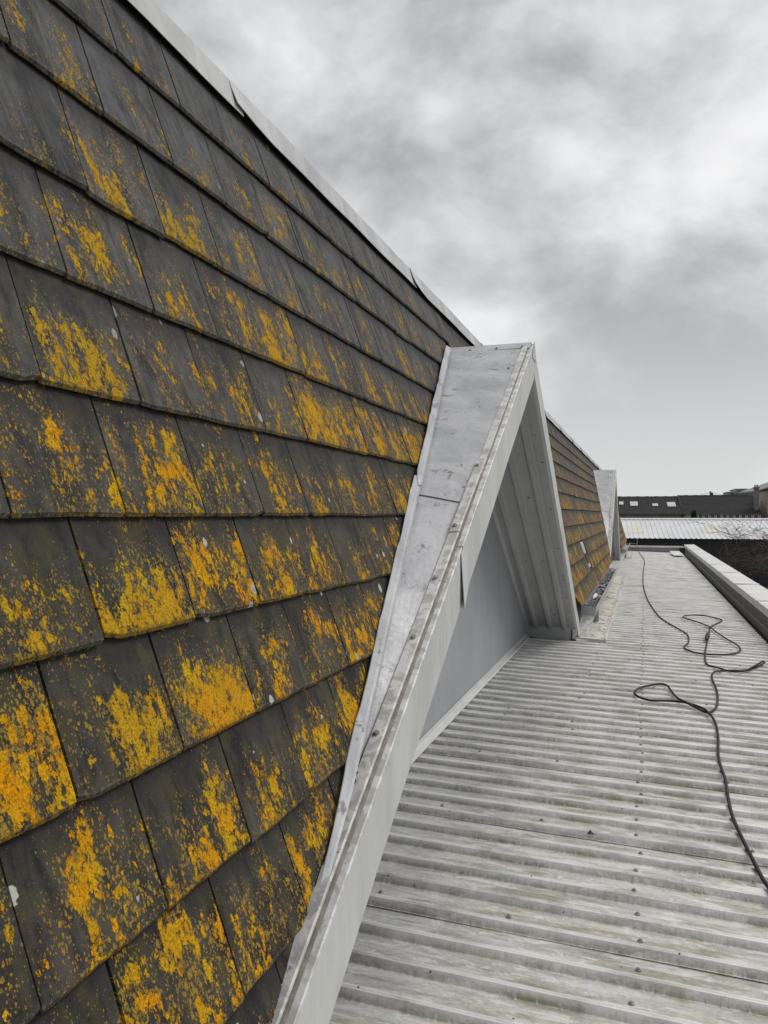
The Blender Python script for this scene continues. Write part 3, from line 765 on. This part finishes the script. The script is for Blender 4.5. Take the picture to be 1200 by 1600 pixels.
mb.tube([a + (b-a)*t for t in (.0, .1, .12, .45, .5, .55, .88, .9, 1)], [.012, .018, .024, .024, .03, .024, .024, .018, .012], 8); mb.build('connector', M['rubber'], cab)

# ------------------------------------------------------------------ small things
mb = MB(); c = Vector((-.25, 3.965, .05))
mb.prism([c + Vector(q) for q in ((-.016, -.003, 0), (-.004, -.008, .003), (.015, -.002, .0), (.006, .006, .005), (-.005, .007, .017))], (0, .002, .003))
tag(mb.build('dry_leaf', M['leaf']), 'tiny dark dry leaf curled up on the ribbed metal roof', 'leaf')
rl = thing('end_rail', (-.6, 36.6, 0), 'thin grey metal rail standing past the far end of the roof', 'rail')
for a, b in (((-.80, 36.6, -1.0), (-.80, 36.6, .46)), ((-.33, 36.6, -1.0), (-.33, 36.6, .52))):
    mb = MB(); mb.tube([a, b], .022, 6); mb.build('post', M['gutter'], rl)
for z in (.30, .0, -.3, -.6):
    mb = MB(); mb.tube([(-.80, 36.6, z), (-.33, 36.6, z)], .016, 6); mb.build('rung', M['gutter'], rl)

# ------------------------------------------------------------------ background buildings
def frame(o, ang):
    e = Vector((cos(ang), sin(ang), 0)); n = Vector((-sin(ang), cos(ang), 0)); o = Vector(o)
    return lambda u, v, z: Vector((o.x, o.y, 0)) + e*u + n*v + Vector((0, 0, z))
A0 = radians(3.6)
M['shed_roof'] = plain('white_shed_sheet', (.62, .63, .64), .5, .12, .8, stretch=(1, .3, 1))
M['shed_wall'] = plain('black_shed_cladding', (.018, .018, .022), .65, .3, 1.0, stretch=(4, 4, .2))
M['skylight'] = plain('yellowed_rooflight', (.66, .64, .53), .4, .12, 2.0)
M['slate_far'] = plain('far_dark_slate', (.020, .019, .020), .9, .35, 1.6, stretch=(1, 1, 2.2), bumps=.4)
M['slate_far2'] = plain('far_grey_slate', (.026, .024, .024), .9, .35, 1.9, stretch=(1, 1, 2.2), bumps=.4)
M['render'] = plain('pale_render', (.34, .33, .31), .8, .2, .8)
M['glass'] = plain('dark_glass', (.03, .035, .04), .15, .2, 1)
M['skyglass'] = plain('rooflight_glass', (.55, .57, .60), .1, .1, 2)
M['frame'] = plain('white_frame', (.6, .6, .59), .5, .1, 3)
M['bigroof'] = plain('pale_grey_roof', (.22, .225, .24), .6, .15, .5)
M['stone'] = plain('rubble_stone', (.40, .35, .29), .9, .35, 2.2, bumps=.5)
M['chim'] = plain('chimney_render', (.17, .175, .165), .9, .3, 2)
M['bark'] = plain('reddish_bark', (.11, .080, .072), .85, .35, 8)
M['needles'] = plain('dark_foliage', (.022, .030, .014), .9, .5, 5)

shed = thing('metal_shed', (10, 52.8, GZ), 'long low shed with ribbed white metal roof and black wall', 'shed')
f = frame((-1.26, 52.23), A0)
ZE, RUN, RISE = .16, 4.7, 1.10
mb = MB(); vs_ = []; N = 0; U0, U1 = -14.0, 34.0
u = U0; pts = []
while u < U1:
    pts += [(u, 0), (u+.20, 0), (u+.225, .035), (u+.275, .035), (u+.30, 0)]; u += .30
secs = [[f(u, v, ZE + RISE*(v/RUN) + h) for u, h in pts] for v in (-.25, RUN*.5, RUN)]
mb.loft(secs, closed=False)
secs = [[f(u, v, ZE + RISE*((2*RUN-v)/RUN) + h) for u, h in pts] for v in (RUN, 2*RUN)]
mb.loft(secs, closed=False)
roof = mb.build('roof', M['shed_roof'], shed)
mb = MB(); mb.prism([f(U0, RUN-.22, ZE+RISE), f(U0, RUN, ZE+RISE+.09), f(U0, RUN+.22, ZE+RISE), f(U0, RUN, ZE+RISE+.02)], f(U1, 0, 0)-f(U0, 0, 0)); mb.build('ridge_cap', M['coping'], roof)
for (ua, ub) in ((.50, 1.40), (5.05, 5.95)):
    va, vb = 1.05, 3.15
    secs = [[f(u, v, ZE + RISE*(v/RUN) + .012 + h) for u, h in pts if ua-.1 <= u <= ub+.1] for v in (va, (va+vb)/2, vb)]
    mb = MB(); mb.loft(secs, closed=False); mb.build('rooflight', M['skylight'], roof)
mb = MB(); mb.prism([f(U0, .0, GZ), f(U1, .0, GZ), f(U1, 2*RUN, GZ), f(U0, 2*RUN, GZ)], (0, 0, ZE-GZ-.03)); wl = mb.build('wall', M['shed_wall'], shed)
for i in range(96):
    u = U0 + .25 + i*.5
    mb = MB(); mb.prism([f(u, -.035, GZ), f(u+.10, -.035, GZ), f(u+.10, .0, GZ), f(u, .0, GZ)], (0, 0, ZE-GZ-.08)); mb.build('cladding_rib', M['shed_wall'], wl)

def terrace(name, label, u0, u1, org, ze, zr, run, roofmat, gp, wm='render'):
    f = frame(org, A0)
    t = thing(name, f((u0+u1)/2, 0, GZ), label, 'house', gp)
    mb = MB(); mb.prism([f(u0, .25, GZ), f(u1, .25, GZ), f(u1, 2*run, GZ), f(u0, 2*run, GZ)], (0, 0, ze-GZ)); w_ = mb.build('wall', M[wm], t)
    for u in (u0+.003, u1-.253):
        mb = MB(); mb.prism([f(u, .25, ze), f(u, 2*run, ze), f(u, run, zr-.05)], f(.25, 0, 0)-f(0, 0, 0)); mb.build('gable', M['render'], t)
    rows = 16; r_ = None
    mb = MB()
    for i in range(rows):                                           # courses as small steps
        for s in (0, 1):
            a, b = i/rows, (i+1)/rows
            va, vb = run*a, run*b
            if s: va, vb = 2*run-va, 2*run-vb
            za, zb = ze + (zr-ze)*a, ze + (zr-ze)*b
            mb.add([f(u0-.1, va, za+.03), f(u1+.1, va, za+.03), f(u1+.1, vb, zb), f(u0-.1, vb, zb), f(u0-.1, va, za-.0), f(u1+.1, va, za-.0)], [(0, 1, 2, 3), (4, 5, 1, 0)])
    r_ = mb.build('roof', roofmat, t)
    mb = MB(); n = int((u1-u0)/.45)
    for i in range(n):
        u = u0 + (u1-u0)*i/n
        mb.prism([f(u, run-.14, zr-.03), f(u, run, zr+.10+.02*(i % 2)), f(u, run+.14, zr-.03)], f((u1-u0)/n*.96, 0, 0)-f(0, 0, 0))
    mb.build('ridge_tiles', roofmat, r_, stuff=True)
    return t, f, r_, w_
t1, f1, r1, w1 = terrace('terraced_house', 'dark slate roofed house with four small rooflights behind the shed', -5, 6.05, (-2.56, 83.4), 1.6, 3.40, 4.4, M['slate_far2'], 'houses behind the shed', 'chim')
for (ua, ub, va, vb) in ((.25, .52, 2.4, 2.95), (1.33, 1.93, 2.1, 2.95), (3.5, 3.9, 2.05, 2.4), (4.95, 5.6, 1.9, 2.75)):
    zf = lambda v: 1.6 + 1.8*v/4.4 + .05
    mb = MB(); mb.prism([f1(ua-.07, va-.1, zf(va-.1)), f1(ub+.07, va-.1, zf(va-.1)), f1(ub+.07, vb+.1, zf(vb+.1)), f1(ua-.07, vb+.1, zf(vb+.1))], (0, 0, .05)); q = mb.build('rooflight', M['frame'], r1)
    mb = MB(); mb.prism([f1(ua, va, zf(va)+.052), f1(ub, va, zf(va)+.052), f1(ub, vb, zf(vb)+.052), f1(ua, vb, zf(vb)+.052)], (0, 0, .01)); mb.build('pane', M['skyglass'], q)
t2, f2, r2, w2 = terrace('terraced_house', 'longer dark slate roofed house with a row of white framed windows under its eaves', 6.2, 13.3, (-2.56, 83.4), 1.62, 3.50, 4.4, M['slate_far'], 'houses behind the shed')
mb = MB(); mb.prism([f2(6.05, -.05, 1.5), f2(6.05, 4.4, 3.62), f2(6.05, 4.4, 3.42), f2(6.05, -.05, 1.3)], f2(.2, 0, 0)-f2(0, 0, 0)); mb.build('party_wall_coping', M['slate_far2'], t2)
for i in range(11):
    u = 7.0 + i*.56
    mb = MB(); mb.prism([f2(u, .247, .7), f2(u+.46, .247, .7), f2(u+.46, .247, 1.59), f2(u, .247, 1.59)], f2(0, -.04, 0)-f2(0, 0, 0)); q = mb.build('window', M['frame'], t2)
    mb = MB(); mb.prism([f2(u+.06, .204, .76), f2(u+.40, .204, .76), f2(u+.40, .204, 1.56), f2(u+.06, .204, 1.56)], f2(0, -.01, 0)-f2(0, 0, 0)); mb.build('pane', M['glass'], q)
mb = MB(); c = f2(13.05, 1.2, 0)
mb.box(c.x-.21, c.x+.21, c.y-.3, c.y+.3, 1.5, 4.15); ch_ = mb.build('chimney', M['chim'], t2)
mb = MB(); mb.box(c.x-.27, c.x+.27, c.y-.36, c.y+.36, 4.15, 4.28); mb.build('chimney_cap', M['chim'], ch_)
for s in (-.1, .1):
    mb = MB(); mb.tube([(c.x+s, c.y, 4.28), (c.x+s, c.y, 4.52)], [.09, .075], 8); mb.build('chimney_pot', M['stone'], ch_)
# stone gabled house at the right edge
f3 = frame((11.25, 84.6), A0 - .05)
t3 = thing('stone_house', (14, 86, GZ), 'rubble stone house partly seen at the right edge beside a chimney', 'house')
mb = MB(); mb.prism([f3(0, 0, GZ), f3(7, 0, GZ), f3(7, 0, 3.2), f3(3.5, 0, 5.2), f3(.1, 0, 3.95)], f3(0, 6, 0)-f3(0, 0, 0)); mb.build('wall', M['stone'], t3)
for (u0_, z0_, u1_, z1_) in ((-.1, 3.97, 3.5, 5.26), (3.5, 5.26, 7.2, 3.2)):
    mb = MB(); mb.prism([f3(u0_, -.15, z0_), f3(u1_, -.15, z1_), f3(u1_, 6.1, z1_), f3(u0_, 6.1, z0_)], (0, 0, .10)); mb.build('roof', M['slate_far'], t3)
for u in (1.6, 4.2):
    mb = MB(); mb.prism([f3(u, -.003, .6), f3(u+.9, -.003, .6), f3(u+.9, -.003, 2.0), f3(u, -.003, 2.0)], f3(0, -.05, 0)-f3(0, 0, 0)); q = mb.build('window', M['frame'], t3)
    mb = MB(); mb.prism([f3(u+.1, -.056, .7), f3(u+.8, -.056, .7), f3(u+.8, -.056, 1.9), f3(u+.1, -.056, 1.9)], f3(0, -.01, 0)-f3(0, 0, 0)); mb.build('pane', M['glass'], q)
# large hipped building
ab = math.atan2(-.99, .133)
f4 = frame((13.25, 125.4), ab)                                      # u runs towards the camera, v to the right (negative n)
t4 = thing('large_building', (17, 112, GZ), 'large pale building with grey hipped roof rising behind the houses at right', 'building')
P4 = lambda u, v, z: f4(u, v, z)
W4 = 7.0
mb = MB(); mb.prism([P4(0, 0, GZ), P4(30, 0, GZ), P4(30, W4, GZ), P4(0, W4, GZ)], (0, 0, 4.62-GZ)); w4 = mb.build('wall', M['render'], t4)
mb = MB(); e = .35
mb.add([P4(-e, -e, 4.6), P4(30, -e, 4.6), P4(30, W4+e, 4.6), P4(-e, W4+e, 4.6), P4(2.5, W4/2, 6.35), P4(30, W4/2, 6.35), P4(-e, -e, 4.78), P4(30, -e, 4.78), P4(30, W4+e, 4.78), P4(-e, W4+e, 4.78)],
       [(6, 7, 5, 4), (9, 6, 4), (8, 9, 4, 5), (7, 8, 5), (0, 1, 7, 6), (1, 2, 8, 7), (2, 3, 9, 8), (3, 0, 6, 9), (3, 2, 1, 0)])
mb.build('roof', M['bigroof'], t4)
for i in range(9):
    u = 1.0 + i*3.0
    mb = MB(); mb.prism([P4(u, -.003, 2.9), P4(u+1.3, -.003, 2.9), P4(u+1.3, -.003, 4.3), P4(u, -.003, 4.3)], P4(0, -.06, 0)-P4(0, 0, 0)); q = mb.build('window', M['frame'], w4)
    mb = MB(); mb.prism([P4(u+.12, -.066, 3.0), P4(u+1.18, -.066, 3.0), P4(u+1.18, -.066, 4.2), P4(u+.12, -.066, 4.2)], P4(0, -.01, 0)-P4(0, 0, 0)); mb.build('pane', M['glass'], q)
for x0, x1, y0, y1, zt, lab in ((11.6, 12.75, 127, 134, 4.95, 'small grey flat roofed block left of the large pale building'), (12.9, 14.4, 129, 137, 5.45, 'taller grey flat roofed block touching the large pale building')):
    t = thing('flat_roofed_block', ((x0+x1)/2, y0, GZ), lab, 'building', 'flat roofed blocks')
    mb = MB(); mb.box(x0, x1, y0, y1, GZ, zt-.15); mb.build('wall', M['bigroof'], t)
    mb = MB(); mb.box(x0-.1, x1+.1, y0-.1, y1, zt-.15, zt); mb.build('roof_edge', M['render'], t)
    mb = MB(); mb.box(x0+.4, x0+.75, y0-.03, y0-.003, zt-.6, zt-.3); mb.build('window', M['glass'], t)
# utility pole with wires
pole = thing('utility_pole', (7.45, 102.5, GZ), 'dark utility pole with transformer and wires above the far roof ridge', 'pole')
mb = MB(); mb.tube([(7.45, 102.5, GZ), (7.45, 102.5, 4.35)], [.16, .10], 8); mb.build('post', M['chim'], pole)
mb = MB(); mb.tube([(7.62, 102.3, 3.75), (7.62, 102.3, 4.2)], .13, 8); mb.build('transformer', M['dark'], pole)
for s, L_ in ((-1, 5.2), (1, 6.0)):
    mb = MB(); mb.tube([(7.45+s*L_*t, 102.5, 4.25 - 1.7*t + .9*t*t) for t in [i/8 for i in range(9)]], .014, 4); mb.build('wire', M['dark'], pole)

# ------------------------------------------------------------------ vegetation
def bare_tree(name, base, height, label, seed, lean=(0, 0)):
    rr = random.Random(seed)
    t = thing(name, base, label, 'tree')
    trunk = MB(); crown = MB()
    def grow(p, d, L, r, lev, mb):
        n = 4; pts = [p]; rad = [r]
        for i in range(n):
            d = (d + Vector((rr.gauss(0, .17), rr.gauss(0, .17), rr.gauss(.01, .12)))).normalized()
            p = p + d*(L/n); pts.append(p); rad.append(r*(1-.45*(i+1)/n))
        mb.tube(pts, rad, 7 if lev == 0 else (5 if lev < 3 else 3))
        if lev >= 5: return
        nb = (6, 5, 4, 4, 3)[lev]
        for k in range(nb):
            tt = rr.uniform(.30, 1.0) if lev else rr.uniform(.45, 1.0)
            q = pts[min(n, max(1, int(tt*n+.5)))]
            a = rr.uniform(0, 2*pi); s = Vector((cos(a), sin(a), rr.uniform(-.25, .5)))
            nd = (d*.55 + s*.85).normalized()
            if lev < 2: nd.z = abs(nd.z)*.8 + .05; nd.normalize()
            grow(q, nd, L*rr.uniform(.55, .78), max(.0045, rad[-1]*rr.uniform(.5, .72)), lev+1, crown)
    grow(Vector(base), Vector((lean[0], lean[1], 1)).normalized(), height*.42, .085, 0, trunk)
    trunk.build('trunk', M['bark'], t); crown.build('crown', M['bark'], t)
    return t
bare_tree('bare_tree', (6.45, 33.8, GZ), 6.9, 'leafless tree with fine reddish twigs at the right edge before the black shed wall', 5, (-.12, 0))
t = thing('conifer_shrub', f2(6.9, -2.2, GZ), 'dark bushy evergreen shrub poking above the shed ridge', 'shrub')
rr = random.Random(9); mb = MB(); c0 = f2(6.9, -2.2, 0)
for i in range(1500):
    h = rr.random()**.8; rad_ = .75*(1-h*.75)*rr.uniform(.3, 1); a = rr.uniform(0, 2*pi)
    c = Vector((c0.x + rad_*cos(a), c0.y + rad_*sin(a), -1.6 + 3.5*h + rr.uniform(-.1, .1)))
    d1 = Vector((rr.gauss(0, 1), rr.gauss(0, 1), rr.gauss(0, 1))).normalized()*.10; d2_ = Vector((rr.gauss(0, 1), rr.gauss(0, 1), rr.gauss(0, 1))).normalized()*.05
    mb.add([c-d1, c+d2_, c+d1, c-d2_], [(0, 1, 2, 3)])
mb.build('foliage', M['needles'], t)
mb = MB(); mb.tube([(c0.x, c0.y, GZ), (c0.x, c0.y, 1.4)], [.09, .03], 6); mb.build('stem', M['bark'], t)
